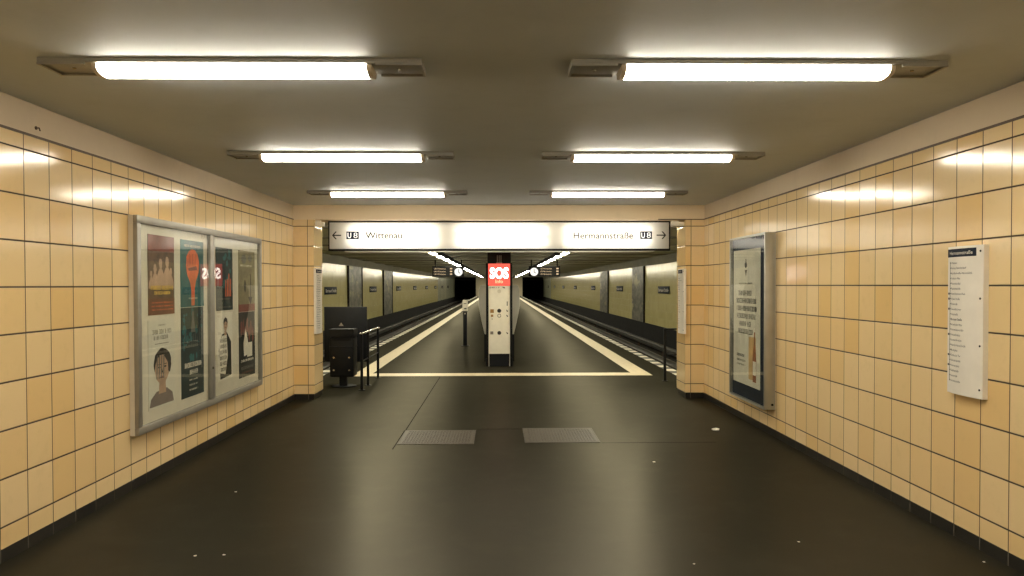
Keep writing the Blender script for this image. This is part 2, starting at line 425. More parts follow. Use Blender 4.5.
# rails and current rails
def rail(x, label):
    prof = [(-.065, 0), (.065, 0), (.065, .012), (.010, .03), (.010, .105), (.035, .118), (.035, .150), (-.035, .150), (-.035, .118), (-.010, .105), (-.010, .03), (-.065, .012)]
    b = MB(); b.prism([(x + p, -1.05 + q) for p, q in prof], 1, YP, 139)
    tag(b.build('track_rail', 'rail_steel'), label, 'rail')
rail(-4.0, 'steel running rail of the left track, next to the platform edge')
rail(-5.5, 'steel running rail of the left track, on the far side by the tiled wall')
rail(4.0, 'steel running rail of the right track, next to the platform edge')
rail(5.5, 'steel running rail of the right track, on the far side by the tiled wall')
for s_, w in ((-1, 'left'), (1, 'right')):
    t = thing('current_rail', f'dark covered current rail running along the foot of the {w} track wall', 'rail', (5.95 * s_, YP, -1.05))
    b = MB(); b.box(-.03, .03, 0, 128, .16, .26); b.build('conductor', 'rail_steel', t)
    b = MB(); b.prism([(-.09, .34), (-.07, .37), (.07, .37), (.09, .34), (.09, .27), (.075, .27), (.075, .325), (-.075, .325), (-.075, .27), (-.09, .27)], 1, 0, 128); b.build('cover', 'cover', t)
    b = MB()
    for k in range(26): b.box(-.035, .035, 2 + 5 * k, 2.1 + 5 * k, 0, .16)
    o = b.build('supports', 'rust', t); o['kind'] = 'stuff'

# ------------------------------------------------------------------ passage ceiling lights
def make_light(label, loc):
    t = thing('ceiling_light', label, 'ceiling light', loc, 0, 'fluorescent ceiling lights of the passage')
    b = MB(); hl, hw = .90, .104
    b.box(-hl, hl, -hw, hw, -.021, 0, .003)
    for s_ in (-1, 1):
        for k in (-1, 1): b.box(*sorted((k * .68, k * hl)), *sorted((s_ * .093, s_ * hw)), -.032, -.021)
        b.box(*sorted((s_ * (hl - .012), s_ * hl)), -.093, .093, -.032, -.021)
    b.build('housing', 'lamp_housing', t, 30)
    prof = [(.082 * math.cos(a), -.021 - .043 * math.sin(a) ** .6) for a in [PI * k / 14 for k in range(15)]]
    b = MB(); b.prism(prof, 0, -.635, .635); b.build('diffuser', 'lens', t, 50)
    for s_ in (-1, 1):
        p2 = [(y * 1.03, -.021 + (z + .021) * 1.04) for y, z in prof]
        b = MB(); b.prism(p2, 0, *sorted((.635 * s_, .658 * s_))); b.build('end_cap', 'lens_end', t, 40)
        b = MB(); b.tube((.78 * s_, 0, -.021), (.78 * s_, 0, -.026), .009, 10); b.build('screw', 'steel', t)
    return t
L0 = None
rows = ((3.785, 'nearest row ahead'), (6.33, 'middle row ahead'), (8.88, 'farthest row by the opening'), (1.17, 'row overhead'), (-1.4, 'row behind'))
for y, w in rows:
    for x, sd in ((-1.263, 'left'), (1.245, 'right')):
        lab = f'lit fluorescent light on the passage ceiling, {sd} one of the {w}'
        if L0 is None: L0 = make_light(lab, (x, y, HC))
        else: dup(L0, (x, y, HC), 0, lab)

# ------------------------------------------------------------------ line boards
STN = ['Wittenau', 'Rathaus Reinickendorf', 'Karl-Bonhoeffer-Nervenklinik', 'Lindauer Allee', 'Paracelsus-Bad', 'Residenzstraße', 'Franz-Neumann-Platz', 'Osloer Straße', 'Pankstraße', 'Gesundbrunnen', 'Voltastraße', 'Bernauer Straße', 'Rosenthaler Platz', 'Weinmeisterstraße', 'Alexanderplatz', 'Jannowitzbrücke', 'Heinrich-Heine-Straße', 'Moritzplatz', 'Kottbusser Tor', 'Schönleinstraße', 'Hermannplatz', 'Boddinstraße', 'Leinestraße', 'Hermannstraße']
BW, BH = .345, .875
def bsurf(x): return -.030 - .018 * (1 - (2 * x / BW) ** 2)
def make_board(label, loc, rz):
    t = thing('station_list_sign', label, 'line board', loc, rz, 'lists of stations on the passage walls')
    xs = [-BW / 2 + BW * k / 14 for k in range(15)]
    b = MB(); b.prism([(x, bsurf(x)) for x in xs] + [(BW / 2, 0), (-BW / 2, 0)], 2, 0, BH); b.build('panel', 'white_plastic', t, 30)
    b = MB(); x0, x1 = -BW / 2, BW / 2 * .70; n = 10; hs = [x0 + (x1 - x0) * k / n for k in range(n + 1)]
    for a, c in zip(hs, hs[1:]):
        b.face([b.bm.verts.new(p) for p in ((a, bsurf(a) - .001, BH - .062), (c, bsurf(c) - .001, BH - .062), (c, bsurf(c) - .001, BH - .014), (a, bsurf(a) - .001, BH - .014))])
    hd = b.build('header', 'ink_blue', t, 30)
    b = MB(); b.text('Hermannstraße', -BW / 2 + .03, -.002, BH - .048, width=.235, cap=.021, surf=bsurf); b.build('lettering', 'white_ink', hd, recalc=False)
    b = MB()
    for i, s_ in enumerate(STN):
        z = BH - .103 - .0305 * i
        b.text(s_, -BW / 2 + .052, -.0012, z, cap=.0128 if i != 11 else .0138, surf=bsurf, bold=.02 if i == 11 else .004)
        b.rect(-BW / 2 + .036, -BW / 2 + .046, z + .004, z + .009, bsurf(-BW / 2 + .04) - .0012)
        if i in (6, 7, 9, 14, 18, 20): b.rect(-BW / 2 + .012, -BW / 2 + .030, z, z + .012, bsurf(-BW / 2 + .02) - .0012)
    b.rect(-BW / 2 + .034, -BW / 2 + .038, BH - .103 - .0305 * 23, BH - .09, bsurf(-BW / 2 + .036) - .0012)
    b.build('station_list', 'ink', t, recalc=False)
    for z in (.05, .30, .57, .84):
        b = MB(); b.tube((BW / 2 - .022, bsurf(BW / 2 - .022) + .001, z), (BW / 2 - .022, bsurf(BW / 2 - .022) - .003, z), .006, 8); b.build('screw', 'black', t)
    return t
B0 = make_board('white list of stations with dark header on the right yellow tile wall', (WR, 4.49, .875), RIGHT)
dup(B0, (JL, 10.53, .88), LEFT, 'white narrow list of stations on the left side of the opening to the platform')
dup(B0, (JR, 10.50, .868), RIGHT, 'white narrow list of stations on the right side of the opening to the platform')

# ------------------------------------------------------------------ direction sign
SX0, SX1, SZ0, SZ1, SY = -2.308, 2.328, 2.022, 2.382, 10.60
t = thing('direction_sign', 'long white backlit direction sign reading Wittenau and Hermannstraße above the opening', 'sign', (0, SY, 0))
b = MB()
b.box(SX0 - .018, SX1 + .018, .004, .16, SZ1, SZ1 + .02); b.box(SX0 - .018, SX1 + .018, .004, .16, SZ0 - .026, SZ0)
b.box(SX0 - .018, SX0, .004, .16, SZ0, SZ1); b.box(SX1, SX1 + .018, .004, .16, SZ0, SZ1); b.box(SX0, SX1, .10, .12, SZ0, SZ1)
b.build('frame', 'black', t)
b = MB(); b.box(SX0 + .2, SX1 - .2, .02, .05, SZ0 - .046, SZ0 - .026, .003); b.build('lower_rail', 'alu', t)
PXM = lambda px: (px - 499.0) * .013716 + .007
b = MB(); b.box(SX0, SX1, 0, .004, SZ0, SZ1); b.build('face_panel', 'sign_face', t)
b = MB(); b.box(SX0, SX1, .094, .10, SZ0, SZ1); b.build('reflector', 'white_paint', t)
for a, c in ((350, 437), (456, 546), (564, 650)):
    for dz in (-.09, .09):
        b = MB(); zt = (SZ0 + SZ1) / 2 + dz; b.tube((PXM(a), .062, zt), (PXM(c), .062, zt), .013, 12); b.build('tube', 'sign_tube', t, 40)
zc = (SZ0 + SZ1) / 2 + .005
def arrow(b, x0, x1, s_):
    tip, tail = (x0, x1) if s_ < 0 else (x1, x0)
    b.rect(min(tip - s_ * .02, tail), max(tip - s_ * .02, tail), zc - .008, zc + .008, -.002)
    for k in (-1, 1):
        b.poly([(tip, zc), (tip - s_ * .045, zc + k * .052), (tip - s_ * .064, zc + k * .052), (tip - s_ * .021, zc)], -.002)
b = MB()
arrow(b, PXM(332.8), PXM(341.7), -1); arrow(b, PXM(655.8), PXM(665.4), 1)
b.text('Wittenau', PXM(365.8), -.002, zc - .042, width=PXM(402) - PXM(365.8), cap=.090, bold=.012)
b.text('Hermannstraße', PXM(572.7), -.002, zc - .046, width=PXM(632.4) - PXM(572.7), cap=.090, bold=.012)
b.build('lettering', 'ink', t, recalc=False)
for x0, x1 in ((347, 359.3), (639.3, 651.2)):
    x0, x1 = PXM(x0), PXM(x1)
    b = MB(); b.rect(x0, x1, zc - .052, zc + .052, -.002); bd = b.build('line_badge', 'ink_blue', t)
    b = MB(); b.text('U', x0 + .016, -.0035, zc - .036, width=.050, cap=.074, bold=.02); b.text('8', x1 - .018, -.0035, zc - .036, width=.054, cap=.078, align='R', bold=-.010)
    b.build('lettering', 'sign_lit', bd, recalc=False)
for x, n_ in ((JL + .055, 'left'), (JR - .08, 'right')):
    w = .055 if n_ == 'left' else .08
    b = MB(); b.box(-w, w, -.05, .06, -.058, 0, .006); b.box(-w, w * .2, -.02, .03, 0, .024)
    o = b.build('mounting_bracket', 'white_paint', None, 30); o.location = (x, 10.5, 2.379)
    tag(o, f'small white metal bracket under the header beside the {n_} end of the lit sign', 'bracket', 'brackets beside the lit sign')

# ------------------------------------------------------------------ poster showcase on the left wall
CY, CZ, CW, CH, CD = 7.275, .41, 3.0, 1.64, .0686
t = thing('poster_showcase', 'wide aluminium double showcase with eight posters on the left yellow tile wall', 'display case', (WL, CY, CZ), LEFT)
fw = .058
b = MB(); b.box(-CW / 2, CW / 2, -.034, 0, 0, CH); b.build('back_panel', 'backing', t)
b = MB()
b.box(-CW / 2, CW / 2, -CD, -.034, CH - fw, CH, .004); b.box(-CW / 2, CW / 2, -CD, -.034, 0, fw, .004)
b.box(-CW / 2, -CW / 2 + fw, -CD, -.034, fw, CH - fw, .004); b.box(CW / 2 - fw, CW / 2, -CD, -.034, fw, CH - fw, .004)
b.build('frame', 'alu_dull', t, 30)
b = MB(); b.box(-.05, .05, -CD, -.034, fw, CH - fw, .004); dv = b.build('centre_post', 'alu_dull', t, 30)
b = MB(); b.tube((-.02, -CD - .006, .35), (-.02, -CD + .004, .35), .012, 12); b.build('lock', 'steel', dv)
for s_ in (-1, 1):
    b = MB(); b.box(*sorted((.05 * s_, (CW / 2 - fw) * s_)), -CD + .012, -CD + .016, fw, CH - fw); b.build('glass_pane', 'glass', t)

def poster(y0, y1, z0, z1, base, label, art, mats):
    """a sheet in the left showcase, pinned to the back panel; art draws on it in sheet coordinates"""
    w, h = y1 - y0, z1 - z0
    b = MB(); b.box(-w / 2, w / 2, -.003, 0, 0, h); art(b, w, h)
    o = b.build('poster', [base] + mats, None, recalc=False)
    o.location = (WL + .035, (y0 + y1) / 2, z0); o.rotation_euler = (0, 0, LEFT)
    tag(o, label, 'poster', 'posters in the left showcase')
def pm(n, c, var=.35, scale=7): M[n] = plain(n, c, .55, var=var, scale=scale); return n
pm('print brown', (.12, .065, .04), .5, 9); pm('print rust', (.15, .048, .022), .3); pm('print yellow', (.80, .52, .09), .2)
pm('print teal', (.025, .13, .14), .3); pm('print orange', (.75, .16, .06), .3); pm('print dark teal', (.014, .03, .032), .6)
pm('print skin', (.48, .31, .21), .2); pm('print hair', (.018, .012, .010)); pm('print lilac', (.21, .165, .145), .2)
pm('print black', (.012, .012, .012)); pm('print olive', (.24, .20, .11), .25); pm('print crimson', (.22, .05, .035), .3)
pm('print pale', (.82, .76, .64), .08); pm('print tan', (.62, .40, .17), .2); pm('print grey', (.15, .14, .12), .3); pm('print amber', (.33, .11, .03), .4, 20)
YF = -.0035
def blob(b, cx, cz, rx, rz, y, seed, n=22, j=.12):
    r = random.Random(seed); b.poly([(cx + rx * math.cos(2 * PI * k / n) * (1 + r.uniform(-j, j)), cz + rz * math.sin(2 * PI * k / n) * (1 + r.uniform(-j, j))) for k in range(n)], y)

def art_film(b, w, h):
    r = random.Random(3)
    b.mat(1).rect(-w / 2, w / 2, 0, h * .20, YF); b.mat(2).rect(-w / 2, w / 2, h * .80, h, YF)
    b.mat(3)
    for k, (x, zt, s) in enumerate(((-.12, .52, .07), (-.02, .58, .08), (.10, .60, .085), (.17, .5, .06), (-.19, .47, .05))):
        b.poly([(x - s, h * .33), (x - s * .8, h * zt * .85), (x - s * .3, h * zt), (x + s * .3, h * zt), (x + s * .8, h * zt * .85), (x + s, h * .33)], YF - .0003 * (k + 1))
        blob(b, x, h * zt + s * .5, s * .38, s * .55, YF - .0003 * (k + 1), k)
    b.mat(4); b.scribble(-w * .43, w * .43, h * .315, h * .052, YF - .003, r, 1); b.scribble(-w * .30, w * .32, h * .255, h * .04, YF - .003, r, 1)
    b.mat(1); b.scribble(-w * .4, w * .4, h * .195, h * .02, YF - .003, r)
    b.mat(5)
    for k in range(3): b.scribble(-w * .4, w * .42, h * (.145 - .045 * k), h * .018, YF - .003, r)
poster(6.01, 6.49, 1.295, 1.925, 'print brown', 'brown poster with figures above yellow lettering, upper left corner of the showcase', art_film, ['print rust', 'print crimson', 'print skin', 'print yellow', 'print orange'])

def art_face(b, w, h):
    r = random.Random(5)
    b.mat(1); b.scribble(-w * .12, w * .14, h * .93, h * .018, YF, r); b.scribble(-w * .34, w * .36, h * .84, h * .05, YF, r); b.scribble(-w * .30, w * .32, h * .775, h * .045, YF, r)
    b.rect(-w * .26, w * .28, h * .725, h * .732, YF)
    b.mat(2).poly([(-w * .47, h * .03), (-w * .42, h * .12), (-w * .22, h * .19), (w * .18, h * .21), (w * .40, h * .14), (w * .46, h * .03)], YF)
    b.mat(3); b.poly([(-w * .13, h * .16), (w * .15, h * .16), (w * .13, h * .30), (-w * .11, h * .30)], YF - .0004)
    b.mat(4); blob(b, w * .02, h * .50, w * .34, h * .175, YF - .0008, 1, 28, .03)
    b.mat(3); b.disc(0, h * .435, w * .27, h * .165, YF - .0012, 28)
    b.mat(4)
    for s_ in (-1, 1):
        b.disc(s_ * w * .115, h * .46, w * .05, h * .010, YF - .0016, 12); b.rect(s_ * w * .115 - w * .07, s_ * w * .115 + w * .07, h * .487, h * .495, YF - .0016)
    b.poly([(-w * .012, h * .45), (w * .03, h * .395), (-w * .03, h * .39)], YF - .0016)
    b.mat(4).poly([(w * .05, h * .60), (w * .30, h * .56), (w * .36, h * .47), (w * .30, h * .38), (w * .235, h * .40), (w * .22, h * .50)], YF - .0018)
    b.mat(5); b.disc(0, h * .345, w * .085, h * .012, YF - .0016, 14)
    b.mat(6)
    for k in range(4): b.poly([(-w * (.23 - .085 * k), h * .33), (-w * (.19 - .085 * k), h * .33), (-w * (.165 - .085 * k), h * .60), (-w * (.205 - .085 * k), h * .60)], YF - .002)
poster(6.0, 6.48, .555, 1.255, 'paper_grey', 'pale poster with a dark-haired face behind painted strokes, lower left corner of the showcase', art_face, ['ink_grey', 'print lilac', 'print skin', 'print hair', 'print crimson', 'print grey'])

def art_fist(b, w, h):
    r = random.Random(9)
    b.mat(1); b.poly([(-w * .06, h * .02), (w * .08, h * .02), (w * .085, h * .26), (w * .15, h * .40), (w * .27, h * .52), (w * .29, h * .68), (w * .23, h * .80), (w * .12, h * .86), (-w * .02, h * .87), (-w * .15, h * .84), (-w * .25, h * .76), (-w * .28, h * .62), (-w * .23, h * .48), (-w * .12, h * .38), (-w * .06, h * .26)], YF)
    b.mat(2)
    for k in range(3): b.rect(-w * .12 + w * .115 * k, -w * .105 + w * .115 * k, h * .64, h * .80, YF - .0009)
    b.poly([(-w * .2, h * .58), (w * .16, h * .62), (w * .22, h * .56), (-w * .16, h * .54)], YF - .0009)
    b.mat(3); b.scribble(-w * .35, w * .35, h * .90, h * .035, YF, r, .8); b.scribble(-w * .18, w * .2, h * .12, h * .02, YF - .001, r, .8)
poster(6.62, 7.13, 1.34, 1.92, 'print teal', 'teal poster with a large orange raised fist, upper row beside the centre post', art_fist, ['print orange', 'print crimson', 'print pale'])

def art_night(b, w, h):
    r = random.Random(12)
    b.mat(1)
    for k in range(26): blob(b, r.uniform(-.42, .42) * w, h * r.uniform(.42, .96), w * r.uniform(.02, .09), h * r.uniform(.01, .05), YF - .0001 * k, k, 9, .4)
    b.mat(2)
    for k in range(9): x = -w * .38 + w * .095 * k; b.rect(x, x + w * .012, h * .55, h * r.uniform(.62, .78), YF - .003)
    b.disc(0, h * .93, w * .05, h * .03, YF - .003); b.poly([(-w * .10, h * .72), (w * .10, h * .72), (w * .04, h * .90), (-w * .04, h * .90)], YF - .003)
    b.mat(3); b.scribble(-w * .38, w * .40, h * .33, h * .055, YF - .003, r, 1); b.scribble(-w * .16, w * .20, h * .25, h * .05, YF - .003, r, 1)
    for k in range(3): b.scribble(-w * .18, w * .2, h * (.18 - .055 * k), h * .018, YF - .003, r)
poster(6.62, 7.115, .555, 1.335, 'print dark teal', 'dark poster with white title lines at its foot, below the orange fist poster', art_night, ['print teal', 'print grey', 'print pale'])

def art_concert(b, w, h):
    r = random.Random(15)
    b.mat(1)
    for k in range(14): blob(b, r.uniform(-.4, .4) * w, h * r.uniform(.35, .92), w * r.uniform(.04, .12), h * r.uniform(.02, .08), YF - .0001 * k, k + 40, 10, .35)
    b.mat(2)
    for k in range(4): x = w * (.02 + .10 * k); b.rect(x, x + w * .05, h * .22, h * r.uniform(.45, .62), YF - .003)
    b.mat(3); b.scribble(-w * .40, w * .40, h * .17, h * .03, YF - .004, r); b.scribble(-w * .40, w * .40, h * .04, h * .025, YF - .004, r)
poster(7.44, 7.90, 1.283, 1.895, 'print dark teal', 'dark poster with orange stripes, upper row just past the centre post', art_concert, ['print teal', 'print orange', 'print grey'])

def art_singer(b, w, h):
    r = random.Random(18)
    b.mat(1); b.poly([(-w * .34, h * .02), (-w * .44, h * .45), (-w * .22, h * .68), (w * .12, h * .70), (w * .40, h * .55), (w * .42, h * .05)], YF)
    b.mat(2); b.poly([(-w * .42, h * .12), (-w * .40, h * .55), (-w * .20, h * .66), (w * .10, h * .66), (w * .16, h * .35), (0, h * .08)], YF - .0004)
    b.mat(3); b.poly([(-w * .07, h * .66), (w * .10, h * .66), (w * .08, h * .75), (-w * .05, h * .75)], YF - .0008); b.disc(w * .02, h * .815, w * .14, h * .085, YF - .001, 20)
    b.mat(4); b.poly([(-w * .13, h * .83), (-w * .10, h * .90), (w * .02, h * .93), (w * .14, h * .90), (w * .17, h * .83), (w * .02, h * .87)], YF - .0014)
    b.disc(-w * .04, h * .825, w * .028, h * .008, YF - .0014, 10); b.disc(w * .075, h * .825, w * .028, h * .008, YF - .0014, 10); b.rect(-w * .03, w * .07, h * .772, h * .778, YF - .0014)
    b.mat(5)
    for k in range(6): b.scribble(-w * .36, w * .10, h * (.56 - .085 * k), h * .055, YF - .0014, r, .9)
poster(7.47, 7.88, .60, 1.262, 'paper', 'white poster with a person in a dark coat, lower row just past the centre post', art_singer, ['print black', 'print pale', 'print skin', 'print hair', 'ink_grey'])

def art_art(b, w, h):
    r = random.Random(21)
    b.mat(1); b.disc(-w * .18, h * .86, w * .15, h * .075, YF); b.disc(w * .2, h * .88, w * .12, h * .06, YF)
    b.mat(2); b.rect(w * .20, w * .25, h * .22, h * .62, YF); b.poly([(w * .08, h * .24), (w * .34, h * .24), (w * .22, h * .10)], YF); b.disc(-w * .12, h * .42, w * .07, h * .10, YF)
    b.mat(3); b.rect(-w / 2, w / 2, 0, h * .12, YF - .0004)
    b.mat(4); b.scribble(-w * .4, w * .3, h * .74, h * .03, YF, r)
poster(8.08, 8.61, 1.25, 1.895, 'print olive', 'olive poster with a brush shape above a red band, upper right corner of the showcase', art_art, ['print grey', 'print hair', 'print crimson', 'print pale'])

def art_stage(b, w, h):
    r = random.Random(24)
    b.mat(3)
    for k in range(7): blob(b, -w * .36 + w * .12 * k, h * r.uniform(.62, .8), w * .05, h * .12, YF - .0001 * k, k + 70, 12, .2)
    b.mat(1); b.poly([(-w * .22, h * .32), (-w * .25, h * .52), (-w * .10, h * .74), (w * .05, h * .52), (w * .02, h * .34)], YF - .002); b.rect(-w * .02, w * .30, h * .30, h * .52, YF - .0024)
    b.mat(1); b.scribble(-w * .38, w * .38, h * .235, h * .035, YF - .0024, r, .9)
    b.mat(2); b.scribble(-w * .40, w * .40, h * .12, h * .045, YF - .0024, r, 1); b.mat(3); b.scribble(-w * .38, w * .38, h * .06, h * .02, YF - .0024, r)
poster(8.08, 8.60, .557, 1.245, 'print black', 'black poster with white shapes on a stage, lower right corner of the showcase', art_stage, ['print pale', 'print grey', 'print crimson'])

# ------------------------------------------------------------------ advertising light box on the right wall
AY, AZ, AW, AH, AD = 8.27, .275, 1.18, 1.775, .112
t = thing('advertising_case', 'tall aluminium advertising case with dark border on the right yellow tile wall', 'display case', (WR, AY, AZ), RIGHT)
b = MB(); b.box(-AW / 2, AW / 2, -.02, 0, 0, AH)
b.box(AW / 2 - .02, AW / 2, -AD, -.02, 0, AH, .004); b.box(-AW / 2, -AW / 2 + .02, -AD, -.02, 0, AH, .004)
b.box(-AW / 2 + .02, AW / 2 - .02, -AD, -.02, AH - .02, AH); b.box(-AW / 2 + .02, AW / 2 - .02, -AD, -.02, 0, .02)
hs = b.build('housing', 'alu', t, 30)
b = MB(); b.tube((AW / 2 - .001, -.03, .05), (AW / 2 + .006, -.03, .05), .012, 12); b.build('lock', 'black', hs)
b = MB(); b.box(-AW / 2 + .02, AW / 2 - .02, -.078, -.02, .02, AH - .02); b.build('dark_mount', 'ink_blue', t)
b = MB(); b.box(-AW / 2 + .02, AW / 2 - .02, -AD + .004, -AD + .008, .02, AH - .02); b.build('glass_pane', 'glass', t)
def art_ad(b, w, h):
    r = random.Random(31)
    b.mat(1)                                  # small ornament, rule, heavy lines of capitals
    b.disc(-w * .02, h * .885, w * .045, h * .022, YF); b.poly([(-w * .06, h * .85), (w * .03, h * .85), (-w * .015, h * .80)], YF); b.rect(-w * .03, 0, h * .905, h * .93, YF)
    b.scribble(-w * .28, w * .22, h * .745, h * .010, YF, r)
    for k, (a, c) in enumerate(((-.30, .20), (-.38, .36), (-.40, .38), (-.36, .34), (-.27, .20), (-.30, .26))): b.scribble(w * a, w * c, h * (.66 - .057 * k), h * .037, YF, r, .95)
    b.scribble(-w * .36, -w * .06, h * .20, h * .022, YF, r, 1); b.scribble(-w * .36, -w * .02, h * .165, h * .016, YF, r); b.scribble(-w * .36, -w * .02, h * .135, h * .012, YF, r)
    b.mat(2); b.rect(w * .10, w * .36, h * .05, h * .36, YF - .0004)             # carton behind the bottle
    cx = w * .31
    b.mat(3); b.poly([(cx - .055, h * .04), (cx + .055, h * .04), (cx + .06, h * .20), (cx + .05, h * .25), (cx + .02, h * .31), (cx + .017, h * .42), (cx - .017, h * .42), (cx - .02, h * .31), (cx - .05, h * .25), (cx - .06, h * .20)], YF - .0008)
    b.mat(4); b.rect(cx - .05, cx + .05, h * .09, h * .19, YF - .0012); b.rect(cx - .019, cx + .019, h * .40, h * .43, YF - .0012)
w_, h_ = .90, 1.465
b = MB(); b.box(-w_ / 2, w_ / 2, -.003, 0, 0, h_); art_ad(b, w_, h_)
o = b.build('advertising_poster', ['paper_grey', 'ink', 'print tan', 'print amber', 'print pale'], None, recalc=False)
o.location = (WR - .0785, 8.345, .442); o.rotation_euler = (0, 0, RIGHT)
tag(o, 'pale advertising poster with lines of capitals and an amber bottle in the right case', 'poster')

# ------------------------------------------------------------------ floor plates, litter, hooks
for x0, x1, y0, y1, w in ((-.985, -.247, 7.41, 8.13, 'left of the middle'), (.246, .980, 7.46, 8.225, 'right of the middle')):
    t = thing('floor_hatch', f'square worn metal cover plate set in the dark floor, {w}', 'hatch', ((x0 + x1) / 2, (y0 + y1) / 2, 0), 0, 'cover plates in the floor')
    hx, hy = (x1 - x0) / 2, (y1 - y0) / 2
    b = MB(); b.box(-hx + .012, hx - .012, -hy + .012, hy - .012, 0, .004)
    n = 22
    for i in range(n):
        for j in range(n):
            x = -hx + .04 + (2 * hx - .08) * (i + .5) / n; y = -hy + .04 + (2 * hy - .08) * (j + .5) / n
            d = .008 if (i + j) % 2 else -.008
            b.prism([(x - d, y - .008), (x - d + .005, y - .008), (x + d + .005, y + .008), (x + d, y + .008)], 2, .004, .0050)
    b.build('plate', 'hatch', t)
    b = MB(); b.box(-hx, hx, -hy, -hy + .01, 0, .003); b.box(-hx, hx, hy - .01, hy, 0, .003); b.box(-hx, -hx + .01, -hy + .01, hy - .01, 0, .003); b.box(hx - .01, hx, -hy + .01, hy - .01, 0, .003)
    b.build('frame', 'hatch', t)
def scrap(x, y, s, name, label, seed):
    r = random.Random(seed); b = MB(); n = 9
    T = [b.bm.verts.new((s * math.cos(2 * PI * k / n) * r.uniform(.6, 1.1), s * .8 * math.sin(2 * PI * k / n) * r.uniform(.6, 1.1), s * r.uniform(.08, .4))) for k in range(n)]
    B = [b.bm.verts.new((v.co.x * .9, v.co.y * .9, 0)) for v in T]; c = b.bm.verts.new((0, 0, s * .5)); d = b.bm.verts.new((0, 0, 0))
    for k in range(n):
        b.face([T[k], T[(k + 1) % n], c]); b.face([B[(k + 1) % n], B[k], d]); b.face([B[k], B[(k + 1) % n], T[(k + 1) % n], T[k]])
    o = b.build(name, 'white_paint'); o.location = (x, y, 0); tag(o, label, 'litter', 'scraps of litter on the floor')
scrap(2.276, 8.08, .05, 'paper_scrap', 'crumpled white paper scrap on the floor in front of the advertising case', 1)
scrap(1.331, 6.63, .013, 'litter_speck', 'tiny pale litter speck on the floor right of the hatches', 2)
scrap(1.774, 4.54, .010, 'litter_speck', 'tiny pale litter speck low right on the bare floor', 3)
scrap(-1.948, 5.735, .011, 'litter_speck', 'tiny pale litter speck on the floor in front of the showcase', 4)
scrap(-1.719, 4.376, .010, 'litter_speck', 'left of two tiny pale specks on the floor at lower left', 5)
scrap(-1.561, 4.389, .010, 'litter_speck', 'right of two tiny pale specks on the floor at lower left', 6)
scrap(1.062, 4.192, .009, 'litter_speck', 'tiny pale litter speck at the bottom right of centre', 7)
scrap(2.66, 4.187, .011, 'litter_speck', 'tiny pale litter speck by the black base of the right wall', 8)
b = MB(); b.path([(-.004, 0, 0), (.03, 0, .0), (.04, 0, -.03)], .006, 8); b.tube((-.004, 0, 0), (.004, 0, 0), .018, 10)
o = b.build('wall_hook', 'rust', None, 40); o.location = (WL, 4.65, 2.46); o.scale = (.6, .6, .6); tag(o, 'small rusty hook high on the left plaster band', 'hook')

# ------------------------------------------------------------------ left of the opening: bin, barrier plate, railing
t = thing('litter_bin', 'black litter bin on a pedestal by the left pier of the opening', 'bin', (-2.355, 11.75, 0))
b = MB(); b.box(-.178, .178, -.16, .16, .157, .76, .02, 3); bd = b.build('body', 'black', t, 35)
b = MB(); b.prism([(-.165, .76), (.165, .76), (.165, .83), (.12, .872), (-.165, .872)], 0, -.185, .185); b.build('lid', 'black', t)
b = MB(); b.rect(-.14, .14, .70, .75, -.162); b.build('opening', 'black_matte', bd)
b = MB(); b.box(-.182, .182, -.166, .166, .60, .615); b.build('band', 'anthracite', bd)
for x in (-.115, .115):
    for z in (.26, .45):
        b = MB(); b.tube((x, -.158, z), (x, -.166, z), .013, 12); b.build('bolt', 'steel', bd)
b = MB(); b.box(-.057, .057, -.05, .05, .012, .157, .006); b.build('pedestal', 'black', t)
b = MB(); b.tube((0, 0, 0), (0, 0, .014), .19, 28); b.build('base_plate', 'anthracite', t, 35)

t = thing('barrier_panel', 'dark steel barrier plate behind the litter bin left of the opening', 'barrier', (-2.43, 12.3, 0))
b = MB(); b.box(-.337, .337, -.02, .02, .318, 1.188, .006); pl = b.build('plate', 'anthracite', t, 35)
b = MB(); b.poly([(-.105, .885), (-.03, .885), (-.0675, .94)], -.0212); b.build('warning_mark', 'ink_grey', pl)
for x in (-.07,):
    b = MB(); b.box(x - .04, x + .04, .021, .06, 0, 1.10); b.build('leg', 'black', t)

t = thing('railing', 'low black railing with pale top rail beside the litter bin', 'railing', (-2.0, 12.04, 0))
for y in (-.76, -.22, .75):
    b = MB(); b.box(-.018, .018, y - .018, y + .018, 0, .815, .003); b.tube((0, y, 0), (0, y, .008), .05, 14); b.build('post', 'black', t)
b = MB(); b.box(-.024, .024, -.79, .78, .815, .838, .006); b.build('top_rail', 'steel', t)
b = MB(); b.tube((0, -.76, .42), (0, .75, .42), .010, 10); b.build('lower_rail', 'black', t)

t = thing('railing', 'black railing end post showing beside the right pier of the opening', 'railing', (2.86, 12.25, 0))
for x in (-.23, .23):
    b = MB(); b.box(x - .02, x + .02, -.02, .02, 0, .815, .003); b.tube((x, 0, 0), (x, 0, .008), .05, 14); b.build('post', 'black', t)
b = MB(); b.box(-.25, .25, -.022, .022, .815, .838, .006); b.build('top_rail', 'black', t)
b = MB(); b.tube((-.23, 0, .42), (.23, 0, .42), .010, 10); b.build('lower_rail', 'black', t)

